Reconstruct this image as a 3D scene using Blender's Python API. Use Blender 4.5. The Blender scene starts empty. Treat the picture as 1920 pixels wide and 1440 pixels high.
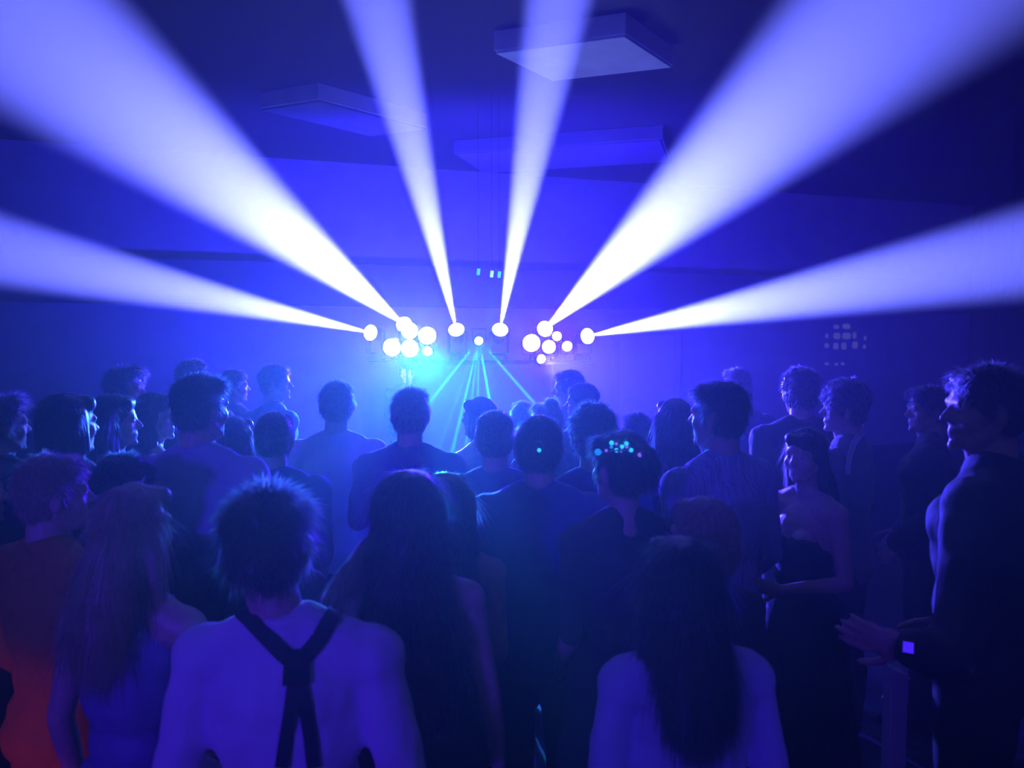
import bpy, bmesh, math, random
from mathutils import Vector, Matrix, Euler, noise
from mathutils.bvhtree import BVHTree
S = bpy.context.scene
C = S.collection
R = math.radians
# ------------------------------------------------------------------ camera
W, H, F = 1920, 1440, 1450.0
CAM = Vector((0, 0, 2.0)); PITCH = R(-3.55)
cam = bpy.data.cameras.new('camera'); cam.sensor_width = 36; cam.lens = 36*F/W; cam.clip_start = .05
cam.dof.use_dof = True; cam.dof.focus_distance = 4.6; cam.dof.aperture_fstop = 3.0
co = bpy.data.objects.new('camera', cam); C.objects.link(co)
co.location = CAM; co.rotation_euler = (math.pi/2+PITCH, 0, 0); S.camera = co
def at(px, py, Y):
    v = Vector(((px-W/2)/F, 1, -(py-H/2)/F)); c, s = math.cos(PITCH), math.sin(PITCH)
    d = Vector((v.x, c-s*v.z, s+c*v.z)); return CAM+d*(Y/d.y)
def at_z(px, py, z):
    d = at(px, py, 1)-CAM; return CAM+d*((z-CAM.z)/d.z)
# ------------------------------------------------------------------ exposure, haze
S.view_settings.view_transform = 'Standard'; S.view_settings.look = 'None'
S.view_settings.gamma = 1; S.view_settings.use_curve_mapping = False; S.view_settings.exposure = 0
S.cycles.use_denoising = True; S.cycles.volume_bounces = 0
S.cycles.max_bounces = 5; S.cycles.diffuse_bounces = 3
S.cycles.sample_clamp_indirect = 4
wd = bpy.data.worlds.new('hall_air'); S.world = wd; wd.use_nodes = True; nt = wd.node_tree; nt.nodes.clear()
wo = nt.nodes.new('ShaderNodeOutputWorld'); bg = nt.nodes.new('ShaderNodeBackground')
bg.inputs[0].default_value = (0, 0, 0, 1); nt.links.new(bg.outputs[0], wo.inputs[0])
vs = nt.nodes.new('ShaderNodeVolumeScatter')
vs.inputs['Density'].default_value = .017; vs.inputs['Anisotropy'].default_value = .64
nt.links.new(vs.outputs[0], wo.inputs[1])
# ------------------------------------------------------------------ lamps (light objects)
RIG = 7.5
BEAM = (.135, .155, 1)
BEAM_E = 430000
BEAMS = [((705, 626), (0, 470), 4.3, 1.15), ((762, 612), (110, 95), 2.7, .85), ((858, 628), (708, 0), 4.6, 1),
         ((936, 628), (1047, 0), 4.6, 1), ((1018, 620), (1640, 45), 2.6, .8), ((1092, 632), (1920, 474), 3.9, 1.35)]
def light(kind, name, loc, energy, col, parent=None, target=None, ang=45, blend=.5, rad=.05, size=.3):
    l = bpy.data.lights.new(name, kind); l.energy = energy; l.color = col
    if kind == 'SPOT': l.spot_size = R(ang); l.spot_blend = blend; l.shadow_soft_size = rad
    elif kind == 'AREA': l.size = size
    else: l.shadow_soft_size = rad
    o = bpy.data.objects.new(name, l); C.objects.link(o); o.location = loc
    if target is not None: o.rotation_euler = (Vector(target)-Vector(loc)).to_track_quat('-Z', 'Y').to_euler()
    if parent is not None:
        bpy.context.view_layer.update(); o.parent = parent; o.matrix_parent_inverse = parent.matrix_world.inverted()
    return o
# ------------------------------------------------------------------ helpers
def tag(o, label=None, cat=None, group=None, kind=None):
    if label: o['label'] = label
    if cat: o['category'] = cat
    if group: o['group'] = group
    if kind: o['kind'] = kind
    return o
def mat(n, c, r=.7, emit=None, es=1, bump=None, metal=0, trans=0, sheen=0, pleat=None):
    m = bpy.data.materials.new(n); m.use_nodes = True; t = m.node_tree; b = t.nodes['Principled BSDF']
    b.inputs['Base Color'].default_value = (*c, 1); b.inputs['Roughness'].default_value = r
    b.inputs['Metallic'].default_value = metal; b.inputs['Sheen Weight'].default_value = sheen
    if emit: m.cycles.emission_sampling = 'NONE'
    if emit: b.inputs['Emission Color'].default_value = (*emit, 1); b.inputs['Emission Strength'].default_value = es
    if bump:
        sc, st = bump; tc = t.nodes.new('ShaderNodeTexCoord'); mp = t.nodes.new('ShaderNodeMapping')
        mp.inputs['Scale'].default_value = sc if isinstance(sc, tuple) else (sc, sc, sc)
        nz = t.nodes.new('ShaderNodeTexNoise'); nz.inputs['Scale'].default_value = 1; nz.inputs['Detail'].default_value = 3
        bp = t.nodes.new('ShaderNodeBump'); bp.inputs['Strength'].default_value = 1; bp.inputs['Distance'].default_value = st
        t.links.new(tc.outputs['Object'], mp.inputs[0]); t.links.new(mp.outputs[0], nz.inputs[0])
        t.links.new(nz.outputs[0], bp.inputs['Height']); t.links.new(bp.outputs[0], b.inputs['Normal'])
        rp = t.nodes.new('ShaderNodeMixRGB'); rp.inputs[1].default_value = (*[x*.8 for x in c], 1); rp.inputs[2].default_value = (*[min(1, x*1.2) for x in c], 1)
        t.links.new(nz.outputs[0], rp.inputs[0]); t.links.new(rp.outputs[0], b.inputs['Base Color'])
    if trans:
        tr = t.nodes.new('ShaderNodeBsdfTranslucent'); tr.inputs[0].default_value = (*[min(1, x*2+.5) for x in c], 1)
        mx = t.nodes.new('ShaderNodeMixShader'); mx.inputs[0].default_value = trans
        out = t.nodes['Material Output']; t.links.new(b.outputs[0], mx.inputs[1]); t.links.new(tr.outputs[0], mx.inputs[2]); t.links.new(mx.outputs[0], out.inputs[0])
    return m
class MB:
    def __init__(s): s.v = []; s.f = []; s.mi = []; s.cur = 0
    def add(s, vs, fs):
        n = len(s.v); s.v += [tuple(v) for v in vs]; s.f += [tuple(i+n for i in f) for f in fs]; s.mi += [s.cur]*len(fs)
    def box(s, a, b, M=None):
        (x0, y0, z0), (x1, y1, z1) = a, b
        v = [Vector((x, y, z)) for x in (x0, x1) for y in (y0, y1) for z in (z0, z1)]
        if M is not None: v = [M@p for p in v]
        s.add(v, [(0, 1, 3, 2), (4, 6, 7, 5), (0, 4, 5, 1), (2, 3, 7, 6), (0, 2, 6, 4), (1, 5, 7, 3)])
    def prism(s, pts, z0, z1):
        n = len(pts); v = [(p[0], p[1], z0) for p in pts]+[(p[0], p[1], z1) for p in pts]
        s.add(v, [tuple(range(n))[::-1], tuple(range(n, 2*n))]+[(i, (i+1) % n, n+(i+1) % n, n+i) for i in range(n)])
    def rev(s, prof, a, axis, seg=16):
        """surface of revolution: prof = [(t, r)] along the axis from a"""
        ax = Vector(axis).normalized(); a = Vector(a)
        u = ax.orthogonal().normalized(); w = ax.cross(u); v = []; f = []
        for t, r in prof:
            for k in range(seg):
                th = 2*math.pi*k/seg; v.append(a+ax*t+(u*math.cos(th)+w*math.sin(th))*r)
        for i in range(len(prof)-1):
            for k in range(seg):
                k2 = (k+1) % seg; f.append((i*seg+k, i*seg+k2, (i+1)*seg+k2, (i+1)*seg+k))
        f.append(tuple(range(seg))[::-1]); f.append(tuple((len(prof)-1)*seg+k for k in range(seg)))
        s.add(v, f)
    def cyl(s, a, b, r, r2=None, seg=16):
        a = Vector(a); b = Vector(b); s.rev([(0, r), ((b-a).length, r if r2 is None else r2)], a, b-a, seg)
    def cap(s, a, b, ra, rb, seg=12, n=4):
        a = Vector(a); b = Vector(b); d = b-a; L = d.length
        if L < 1e-6: d = Vector((0, 0, 1)); L = 0
        pr = []
        for i in range(n+1):
            th = -math.pi/2+(math.pi/2)*i/n; pr.append((ra*math.sin(th), max(1e-4, ra*math.cos(th))))
        for i in range(n+1):
            th = (math.pi/2)*i/n; pr.append((L+rb*math.sin(th), max(1e-4, rb*math.cos(th))))
        s.rev(pr, a, d, seg)
    def ell(s, c, r, M=None, seg=20, n=12):
        v = []; f = []
        for i in range(n+1):
            th = math.pi*i/n
            for k in range(seg):
                ph = 2*math.pi*k/seg; p = Vector((math.sin(th)*math.cos(ph)*r[0], math.sin(th)*math.sin(ph)*r[1], math.cos(th)*r[2]))
                if M is not None: p = M@p
                v.append(Vector(c)+p)
        for i in range(n):
            for k in range(seg):
                k2 = (k+1) % seg; f.append((i*seg+k, (i+1)*seg+k, (i+1)*seg+k2, i*seg+k2))
        s.add(v, f)
    def mesh(s, name):
        me = bpy.data.meshes.new(name); me.from_pydata(s.v, [], s.f); me.polygons.foreach_set('material_index', s.mi); me.update(); return me
    def build(s, name, mats, parent=None, smooth=False, bevel=0):
        me = s.mesh(name)
        for m in (mats if isinstance(mats, (list, tuple)) else [mats]): me.materials.append(m)
        if smooth: me.shade_smooth()
        o = bpy.data.objects.new(name, me); C.objects.link(o)
        if bevel:
            b = o.modifiers.new('bevel', 'BEVEL'); b.width = bevel; b.segments = 2
        if parent is not None: o.parent = parent
        return o
def empty(name, loc, rz=0, sc=1):
    o = bpy.data.objects.new(name, None); C.objects.link(o); o.location = loc; o.rotation_euler = (0, 0, rz); o.scale = (sc,)*3
    o.empty_display_size = .1; return o
def remesh(mb, voxel, iters):
    """melt overlapping shapes into one continuous smooth surface"""
    me = mb.mesh('tmp'); bm = bmesh.new(); bm.from_mesh(me); bmesh.ops.remove_doubles(bm, verts=bm.verts, dist=5e-4)
    bmesh.ops.recalc_face_normals(bm, faces=bm.faces); bm.to_mesh(me); bm.free()
    o = bpy.data.objects.new('tmp', me); C.objects.link(o)
    m = o.modifiers.new('r', 'REMESH'); m.mode = 'VOXEL'; m.voxel_size = voxel; m.use_smooth_shade = True
    sm = o.modifiers.new('s', 'SMOOTH'); sm.factor = .5; sm.iterations = iters
    dg = bpy.context.evaluated_depsgraph_get(); out = bpy.data.meshes.new_from_object(o.evaluated_get(dg))
    bpy.data.objects.remove(o); bpy.data.meshes.remove(me); out.shade_smooth(); out.materials.clear(); return out
# ------------------------------------------------------------------ setting
M_wall = mat('painted_wall', (.26, .26, .28), .9, bump=(3, .004))
M_ceil = mat('ceiling_paint', (.035, .035, .04), .9, bump=(2, .004))
M_beam = mat('bulkhead_paint', (.07, .06, .10), .9, bump=(2, .003))
M_floor = mat('hall_floor', (.05, .045, .045), .35, bump=(6, .002))
M_dark = mat('dark_drape', (.012, .012, .014), .95, bump=((30, 30, 1), .02))
M_raft = mat('raft_paint', (.7, .7, .72), .85, bump=(4, .002))
M_black = mat('black_metal', (.015, .015, .016), .45)
M_plast = mat('black_plastic', (.006, .006, .007), .6)
CEIL = 4.3
def wy(x): return 10+(x+3.59)*.327         # the end wall runs at a slant
def struct(o): o['kind'] = 'structure'; return o
m = MB(); m.box((-7.3, -4.2, -.12), (9.3, 15.5, 0)); struct(m.build('floor', M_floor))
m = MB(); m.box((-7.3, -4.2, CEIL), (9.3, 15.5, CEIL+.15)); struct(m.build('ceiling', M_ceil))
def wall_band(x0, x1, z0, z1, off, th): # strip parallel to the end wall
    b = MB(); b.prism([(x0, wy(x0)-off), (x1, wy(x1)-off), (x1, wy(x1)-off+th), (x0, wy(x0)-off+th)], z0, z1); return b
struct(wall_band(-7.2, 9.2, 0, CEIL, 0, .2).build('wall_back', M_wall))
struct(wall_band(-7.0, 9.0, 2.40, 2.94, .35, .349).build('trim_1', M_beam, bevel=.01))
struct(wall_band(-7.0, 9.0, 0.001, .12, .03, .029).build('baseboard_back', M_beam, bevel=.004))
m = MB(); m.box((-7.2, -4, 0), (-7, 9, CEIL)); struct(m.build('wall_left', M_dark))
m = MB(); m.box((9, -4, 0), (9.2, 14.2, CEIL)); struct(m.build('wall_right', M_dark))
m = MB(); m.box((-7.2, -4.2, 0), (9.2, -4, CEIL)); struct(m.build('wall_front', M_dark))
m = MB(); m.box((-6.999, -4, 0.001), (-6.97, 8.8, .12)); struct(m.build('baseboard_left', M_beam, bevel=.004))
# door in the end wall
dx0, dx1 = 1.62, 2.5
dr = struct(wall_band(dx0, dx1, 0.005, 2.02, .05, .045).build('door_1', mat('door_paint', (.3, .3, .33), .6), bevel=.004))
fr = MB()
for a, b, z0, z1 in ((dx0-.1, dx0, 0.005, 2.02), (dx1, dx1+.1, 0.005, 2.02), (dx0-.1, dx1+.1, 2.02, 2.12)):
    fr.prism([(a, wy(a)-.08), (b, wy(b)-.08), (b, wy(b)-.002), (a, wy(a)-.002)], z0, z1)
fr.build('door_frame', M_wall, dr)
hb = MB(); hb.cyl((dx0+.08, wy(dx0+.08)-.1, 1.02), (dx0+.2, wy(dx0+.2)-.1, 1.02), .012); hb.cyl((dx0+.08, wy(dx0+.08)-.1, 1.02), (dx0+.08, wy(dx0+.08)-.04, 1.02), .012)
hb.build('door_handle', mat('brushed_metal', (.5, .5, .5), .3, metal=1), dr)
# dark pillar wrapped in drape on the right
m = MB(); a = at(1886, 700, 8.2).x; m.box((a, 8.2, 0), (a+1.1, 8.9, CEIL)); struct(m.build('wall_pillar', M_dark))
# dropped ceiling rafts
ZU = 4.13; M_raft_shade = mat('shaded_raft_paint', (.14, .14, .16), .85, bump=(4, .002))  # darker copy of the raft paint, shade put into its colour
def raft(name, pts, label, z0=ZU, dim=None):
    root = empty(name, (sum(p[0] for p in pts)/4, sum(p[1] for p in pts)/4, CEIL))
    loc = [(p[0]-root.location.x, p[1]-root.location.y) for p in pts]
    b = MB(); b.prism(loc, z0-CEIL+.02, -.002); b.build('side_frame', M_raft_shade if dim == 2 else M_raft, root, bevel=.005)
    b = MB(); c = [(q[0]*.975, q[1]*.975) for q in loc]; b.prism(c, z0-CEIL, z0-CEIL+.02); b.build('soffit_panel', M_raft_shade if dim else M_raft, root)
    return tag(root, label, 'ceiling panel', 'dropped ceiling panels')
N = at_z(1173, 68, ZU); Rr = at_z(1262, 127, ZU); Fr = at_z(1035, 153, ZU); L = N+(Fr-Rr)
raft('ceiling_raft', [N, Rr, Fr, L], 'dropped white ceiling panel with blue-lit underside right of the steep middle beam')
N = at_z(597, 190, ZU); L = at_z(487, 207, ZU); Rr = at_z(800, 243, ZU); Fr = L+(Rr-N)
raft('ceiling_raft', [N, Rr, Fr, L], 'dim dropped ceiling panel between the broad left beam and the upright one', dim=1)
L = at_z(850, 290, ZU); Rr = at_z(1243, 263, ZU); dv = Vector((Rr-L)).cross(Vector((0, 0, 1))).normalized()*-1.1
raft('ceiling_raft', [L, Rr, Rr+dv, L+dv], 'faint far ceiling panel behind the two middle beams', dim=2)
# faint light dapples on the end wall, painted as small glowing patches
dapple_m = mat('painted_dapple_glow', (.3, .3, .25), .6, emit=(.045, .04, .035), es=1)
root = None
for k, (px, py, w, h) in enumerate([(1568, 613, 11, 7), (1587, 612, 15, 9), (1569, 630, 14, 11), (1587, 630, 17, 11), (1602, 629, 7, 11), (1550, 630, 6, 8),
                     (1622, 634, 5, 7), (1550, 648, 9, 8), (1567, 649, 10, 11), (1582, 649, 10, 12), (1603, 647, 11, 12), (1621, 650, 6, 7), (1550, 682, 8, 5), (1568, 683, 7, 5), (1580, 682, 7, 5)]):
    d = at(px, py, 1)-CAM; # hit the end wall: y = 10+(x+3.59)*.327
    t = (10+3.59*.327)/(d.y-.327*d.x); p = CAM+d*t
    if root is None: root = empty('light_dapple_grid', (p.x, p.y, p.z)); c0 = p.copy()
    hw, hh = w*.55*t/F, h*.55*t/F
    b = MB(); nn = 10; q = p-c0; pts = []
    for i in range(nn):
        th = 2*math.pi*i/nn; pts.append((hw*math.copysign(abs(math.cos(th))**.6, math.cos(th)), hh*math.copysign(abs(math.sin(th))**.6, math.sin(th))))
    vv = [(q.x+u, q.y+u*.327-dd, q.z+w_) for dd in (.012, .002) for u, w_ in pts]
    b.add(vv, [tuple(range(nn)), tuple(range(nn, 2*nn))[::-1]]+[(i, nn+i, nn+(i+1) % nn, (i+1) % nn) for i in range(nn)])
    b.build('light_dapple', dapple_m, root)
tag(root, 'faint yellowish grid of light dapples, painted as glowing patches, high on the back wall at right', 'window')
# ------------------------------------------------------------------ lighting rig
lens_m = mat('lit_lens', (.5, .5, 1), .3, emit=(.7, .8, 1), es=40)
cy_m = mat('lit_cyan_lens', (.2, .8, 1), .3, emit=(.3, .85, 1), es=25)
bl_m = mat('lit_blue_lens', (.2, .2, 1), .3, emit=(.3, .25, 1), es=25)
BAR = 1.74
def stand(x, label):
    r = empty('lighting_stand', (x, RIG+.12, 0))
    b = MB(); b.cyl((0, 0, .25), (0, 0, 1.1), .02); b.cyl((0, 0, 1.08), (0, 0, BAR-.02), .014); b.build('pole', M_black, r, smooth=True)
    b = MB(); b.cyl((0, 0, 1.05), (0, 0, 1.12), .03); b.build('collar', M_plast, r)
    for k in range(3):
        a = R(90+120*k); b = MB(); b.cap((.02*math.cos(a), .02*math.sin(a), .62), (.5*math.cos(a), .5*math.sin(a), .02), .011, .011)
        b.cap((.02*math.cos(a), .02*math.sin(a), .26), (.25*math.cos(a), .25*math.sin(a), .32), .007, .007); b.build('leg', M_black, r, smooth=True)
    return tag(r, label, 'stand', 'tripod lighting stands')
stand(at(760, 640, RIG).x, 'black tripod lighting stand carrying the left lamp cluster')
stand(at(1040, 640, RIG).x, 'black tripod lighting stand carrying the right lamp cluster')
xl, xr = at(690, 640, RIG).x, at(1110, 640, RIG).x
b = MB(); b.box((xl, RIG+.1, BAR-.02), (xr, RIG+.14, BAR+.02)); b.box((xl, RIG-.02, BAR-.015), (xl+.03, RIG+.1, BAR+.015)); b.box((xr-.03, RIG-.02, BAR-.015), (xr, RIG+.1, BAR+.015))
b.box((xl, RIG-.05, BAR-.015), (xr, RIG-.01, BAR+.015))
bar = b.build('lighting_bar', M_black, bevel=.004); tag(bar, 'long black crossbar holding the row of stage lights', 'lighting bar')
def moving_head(p, target, e, label):
    r = empty('moving_head_light', (p.x, p.y, BAR+.02)); d = (target-p).normalized()
    b = MB(); b.box((-.075, -.075, 0), (.075, .075, .06)); b.build('base', M_plast, r, bevel=.008)
    az = math.atan2(d.y, d.x)-math.pi/2; M = Matrix.Rotation(az, 4, 'Z'); hz = p.z-r.location.z
    b = MB(); b.box((-.085, -.03, .062), (.085, .03, .08), M)
    for s in (-1, 1): b.box((s*.085-.01, -.028, .062), (s*.085+.01, .028, hz+.03), M)
    b.build('yoke', M_plast, r, bevel=.004)
    c = Vector((0, 0, hz)); b = MB(); b.rev([(-.09, .035), (-.08, .055), (-.02, .066), (.05, .066), (.085, .07), (.09, .078)], c, d, 20)
    hd = b.build('lamp_head', M_plast, r, smooth=True)
    b = MB(); b.rev([(.091, .074), (.099, .066), (.104, .03)], c, d, 20); b.build('lens', lens_m, hd, smooth=True)
    light('SPOT', 'beam_lamp', p+d*.105, e*BEAM_E, BEAM, hd, p+d*3, 8.0, .75, .012)
    return tag(r, label, 'stage light', 'moving head beam lights')
names = ['moving head stage light throwing the lowest beam to the far left', 'moving head stage light throwing the broad beam to the upper left',
         'moving head stage light throwing the steep beam left of centre', 'moving head stage light throwing the steep beam right of centre',
         'moving head stage light throwing the broad beam to the upper right', 'moving head stage light throwing the lowest beam to the far right']
for (lp, tp, z, e), nm in zip(BEAMS, names): moving_head(at(*lp, RIG), at(*tp, z), e, nm)
def par_can(px, py, target, e, col, m_, label, dy=-.27, ang=120, rr=.085, bl=1):
    p = at(px, py, RIG+dy); r = empty('par_can', (p.x, p.y, p.z)); d = (target-p).normalized()
    b = MB(); b.rev([(-.12, rr*.5), (-.1, rr*.85), (.03, rr), (.035, rr*.97)], (0, 0, 0), d, 24); b.build('housing', M_plast, r, smooth=True)
    b = MB(); b.rev([(.036, rr*.95), (.042, rr*.9), (.047, rr*.4)], (0, 0, 0), d, 24); b.build('lens', m_, r, smooth=True)
    b = MB(); zb = -rr-.022; yb = -dy-.03
    for s in (-1, 1): b.box((s*(rr+.006)-.004, -.012, zb), (s*(rr+.006)+.004, .012, .01))
    b.box((-rr-.01, -.012, zb-.006), (rr+.01, .012, zb)); b.box((-.012, -.012, zb-.012), (.012, yb+.01, zb-.006)); b.box((-.012, yb-.01, BAR-p.z+.01), (.012, yb+.01, zb-.006)); b.build('bracket', M_black, r)
    if e: light('SPOT', 'wash_lamp', p+d*.06, e, col, r, p+d*3, ang, bl, .05)
    return tag(r, label, 'stage light', 'wash lights on the bar')
WL = (.025, .002, 1); WR = (.034, .001, 1)
par_can(736, 650, Vector((-1.2, 0, .7)), 1700, WL, cy_m, 'cyan blue wash light lowest and leftmost in the left lamp cluster')
par_can(801, 628, Vector((0, 0, .8)), 1400, (.028, .004, 1), cy_m, 'blue wash light on the inner side of the left lamp cluster')
par_can(996, 642, Vector((.5, 0, .8)), 1050, WR, bl_m, 'violet blue wash light leftmost in the right lamp cluster')
par_can(1062, 648, Vector((1.4, 0, .8)), 400, WR, bl_m, 'violet blue wash light nearest the right end of the bar', rr=.05)
for k, (x, y, rr_) in enumerate(((770, 653, .085), (768, 620, .08), (1029, 650, .065), (1044, 630, .045))):
    par_can(x, y, Vector(((-1.6, 0, .2, .2)[k], 0, 1.7)), (90, 70, 350, 350)[k], ((.3, .55, 1), (.3, .55, 1), WR, WR)[k], (cy_m, cy_m, bl_m, bl_m)[k], ('white-hot wash light at the bottom middle of the left lamp cluster', 'wash light at the centre of the left lamp cluster', 'low violet wash light in the right lamp cluster', 'small violet wash light in the middle of the right lamp cluster')[k], rr=rr_, dy=-.27)
for k, (x, y, e, c) in enumerate(((802, 656, 1500, (.004, .36, 1)), (1012, 672, 3400, (.06, .06, 1)))):
    par_can(x, y, Vector(((-.7, 1.75)[k], 3.4, (.62, 1.25)[k])), e, c, cy_m if k == 0 else bl_m, ('small cyan spotlight at the inner edge of the left cluster tipped down', 'small blue spotlight lowest in the right lamp cluster, tipped down to the dancers')[k], rr=.045, dy=-.27, ang=(50, 40)[k], bl=(.3, .6)[k])
for k, x in enumerate((-.95, .42)):      # wall washers added to brighten the back wall, on the bar's rear rail
    r = empty('added_wall_washer', (x, RIG+.24, BAR+.02)); d = (Vector((x*1.4, 11, 3.4))-Vector(r.location)).normalized()
    b = MB(); b.box((-.05, -.14, -.02), (.05, .06, .0)); b.build('base', M_black, r, bevel=.003)
    b = MB(); b.rev([(-.05, .04), (.07, .055), (.08, .05)], (0, 0, .07), d, 20); b.build('housing', M_plast, r, smooth=True)
    b = MB(); b.rev([(.081, .048), (.085, .03)], (0, 0, .07), d, 20); b.build('lens', bl_m, r, smooth=True)
    light('SPOT', 'added_wall_lamp', Vector(r.location)+Vector((0, 0, .07))+d*.12, (1250, 900)[k], ((.025, .02, 1), (.038, .014, 1))[k], r, Vector(r.location)+Vector((0, 0, .07))+d*3, 165, .6, .04)
    tag(r, 'small added wall washer behind the %s lamp cluster, turned to the back wall' % ('left', 'right')[k], 'stage light', 'added wall washers behind the bar')
# derby effect light in the middle
p = at(898, 637, RIG-.12); r = empty('derby_light', p)
b = MB(); b.rev([(-.06, .04), (-.05, .06), (.05, .06), (.06, .05)], (0, .03, 0), (0, -1, -.2), 20); b.build('housing', M_plast, r, smooth=True)
b = MB(); b.ell((0, -.03, -.01), (.038, .03, .038)); b.build('lens_dome', mat('lit_dome', (.3, .9, 1), .3, emit=(.6, .9, 1), es=30), r, smooth=True)
b = MB(); b.box((-.07, .02, -.01), (-.062, .04, .11)); b.box((.062, .02, -.01), (.07, .04, .11)); b.box((-.07, .02, .1), (.07, .04, .108)); b.box((-.012, .055, BAR-p.z), (.012, .075, .0)); b.build('bracket', M_black, r)
for i, (x, y, e, a) in enumerate([(690, 900, 1.3, 2.6), (835, 900, 1.2, 2.0), (866, 900, 1, 1.6), (893, 900, .8, 1.6), (932, 830, 1.7, 1.8), (1040, 800, .9, 1.8), (800, 900, .5, 1.5)]):
    tt = at(x, y, 6.3); light('SPOT', 'derby_ray', p+(tt-p).normalized()*.085, e*260000, (.0, .42, 1), r, tt, a, .6, .008)
light('SPOT', 'derby_glow', p+Vector((0, -.1, -.02)), 130, (.0, .45, 1), r, p+Vector((0, -1, -.9)), 100, .9, .03)
tag(r, 'round derby effect light at the centre casting thin cyan rays down', 'stage light')
# small cyan reflections above the bar, imitated by added hanging lamps
for px, py, tx, ty, e, lab in ((897, 510, 840, 552, 60, 'left small cyan reflection, built as a hanging lamp, above the stage lights'), (922, 514, 920, 640, 90, 'middle small cyan reflection, built as a hanging lamp, above the stage lights'), (936, 515, 945, 640, 35, 'right small cyan reflection, built as a hanging lamp, above the stage lights')):
    p = at(px, py, RIG); r = empty('reflection_lamp', p)
    b = MB(); b.cyl((0, 0, .03), (0, 0, CEIL-p.z), .0016, seg=8); b.build('added_rod', M_black, r)
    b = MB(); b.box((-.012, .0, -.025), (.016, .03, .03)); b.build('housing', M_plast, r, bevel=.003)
    b = MB(); M = Matrix.Rotation(R(8), 4, 'Y'); b.box((-.014, -.008, -.03), (.016, -.001, .032), M); b.build('lit_face', mat('reflection_glow', (.2, .8, 1), .3, emit=(.02, .5, 1) if px != 922 else (.3, .9, 1), es=1.5), r, bevel=.005)
    tt = at(tx, ty, RIG-.1); light('SPOT', 'reflection_ray', p+(tt-p).normalized()*.05+Vector((0, -.02, 0)), e*160, (0, .4, 1), r, tt, 7, .7, .008)
    tag(r, lab, 'light', 'cyan reflections built as lamps')
# added lamps: dim blue fill behind the camera, orange glow low on the left
for x, e in ((-2.6, 1150), (2.6, 380)):
    r = empty('added_wall_lamp', (x, -3.99, 2.9))
    b = MB(); b.box((-.32, .0, -.16), (.32, .05, .16)); b.build('housing', M_raft, r, bevel=.008)
    b = MB(); b.box((-.29, .051, -.13), (.29, .058, .13)); b.build('diffuser', mat('added_blue_diffuser', (.2, .2, .8), .5, emit=(.12, .08, .8), es=2), r)
    light('SPOT', 'fill_lamp', Vector((x, -3.92, 2.9)), e, (.06, .004, 1), r, Vector(((-.3, 2.5, 1.05) if x < 0 else (.7, 1.7, 1.0))), ang=(28 if x < 0 else 12), blend=1, rad=.2)
    tag(r, 'added dim blue fill lamp behind the crowd on the %s' % ('left' if x < 0 else 'right'), 'wall lamp', 'added rear fill lamps')
lp = Vector((-1.55, .75, 0)); r = empty('added_uplighter', lp)  # lamp added for the orange glow on the figure at lower left
b = MB(); b.rev([(0, .1), (.02, .1), (.03, .03), (.5, .02)], (0, 0, 0), (0, 0, 1), 20); b.build('stand', M_black, r, smooth=True)
b = MB(); b.rev([(.5, .03), (.52, .06), (.66, .07), (.67, .06)], (0, 0, 0), (0, 0, 1), 20); b.build('lamp_shade', mat('amber_shade', (.8, .25, .03), .5, emit=(1, .13, .01), es=.5), r, smooth=True)
light('SPOT', 'added_amber_lamp', lp+Vector((.02, .06, .72)), 11, (1, .10, .0), r, Vector((-1.38, 2.15, .80)), 34, 1, .05)
tag(r, 'small added amber standing lamp at the lower left edge of the crowd', 'lamp')
# ------------------------------------------------------------------ people
SK = [mat('skin_fair', (.50, .33, .27), .45, bump=(60, .0006)), mat('skin_tan', (.35, .21, .16), .45, bump=(60, .0006)), mat('skin_brown', (.2, .11, .08), .45, bump=(60, .0006))]
HM = {}
for hn, hcol in (('black', (.010, .009, .011)), ('brown', (.03, .022, .022)), ('blond', (.26, .21, .15))):
    HM[hn] = [mat(hn+'_hair', hcol, .45), mat(hn+'_hair_strands', hcol, .35, trans=.7)]
CM = {'white': mat('white_cotton', (.62, .62, .66), .85, bump=((9, 9, 5), .012), sheen=.2), 'lightblue': mat('pale_cotton', (.42, .45, .6), .85, bump=((9, 9, 5), .012), sheen=.2),
      'black': mat('black_wool', (.012, .012, .015), .8, bump=((8, 8, 5), .012)), 'navy': mat('navy_wool', (.05, .035, .24), .8, bump=((8, 8, 5), .012), sheen=.2),
      'grey': mat('grey_wool', (.13, .13, .16), .8, bump=((8, 8, 5), .012), sheen=.2), 'rose': mat('dusty_rose_cotton', (.32, .12, .03), .85, bump=((9, 9, 5), .012)), 'red': mat('rust_satin', (.45, .1, .07), .5, bump=((8, 8, 4), .012)),
      'violet': mat('violet_satin', (.2, .12, .35), .5, bump=((8, 8, 4), .012)), 'pleat': mat('pleated_pale_blouse', (.4, .38, .6), .6, bump=((55, 55, 3), .03)),
      'denim': mat('dark_denim', (.03, .035, .07), .85, bump=(40, .002))}
M_eye = mat('eye_white', (.35, .35, .35), .2); M_iris = mat('iris', (.03, .02, .015), .1)
M_shoe = mat('black_leather', (.012, .012, .012), .3)
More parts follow.
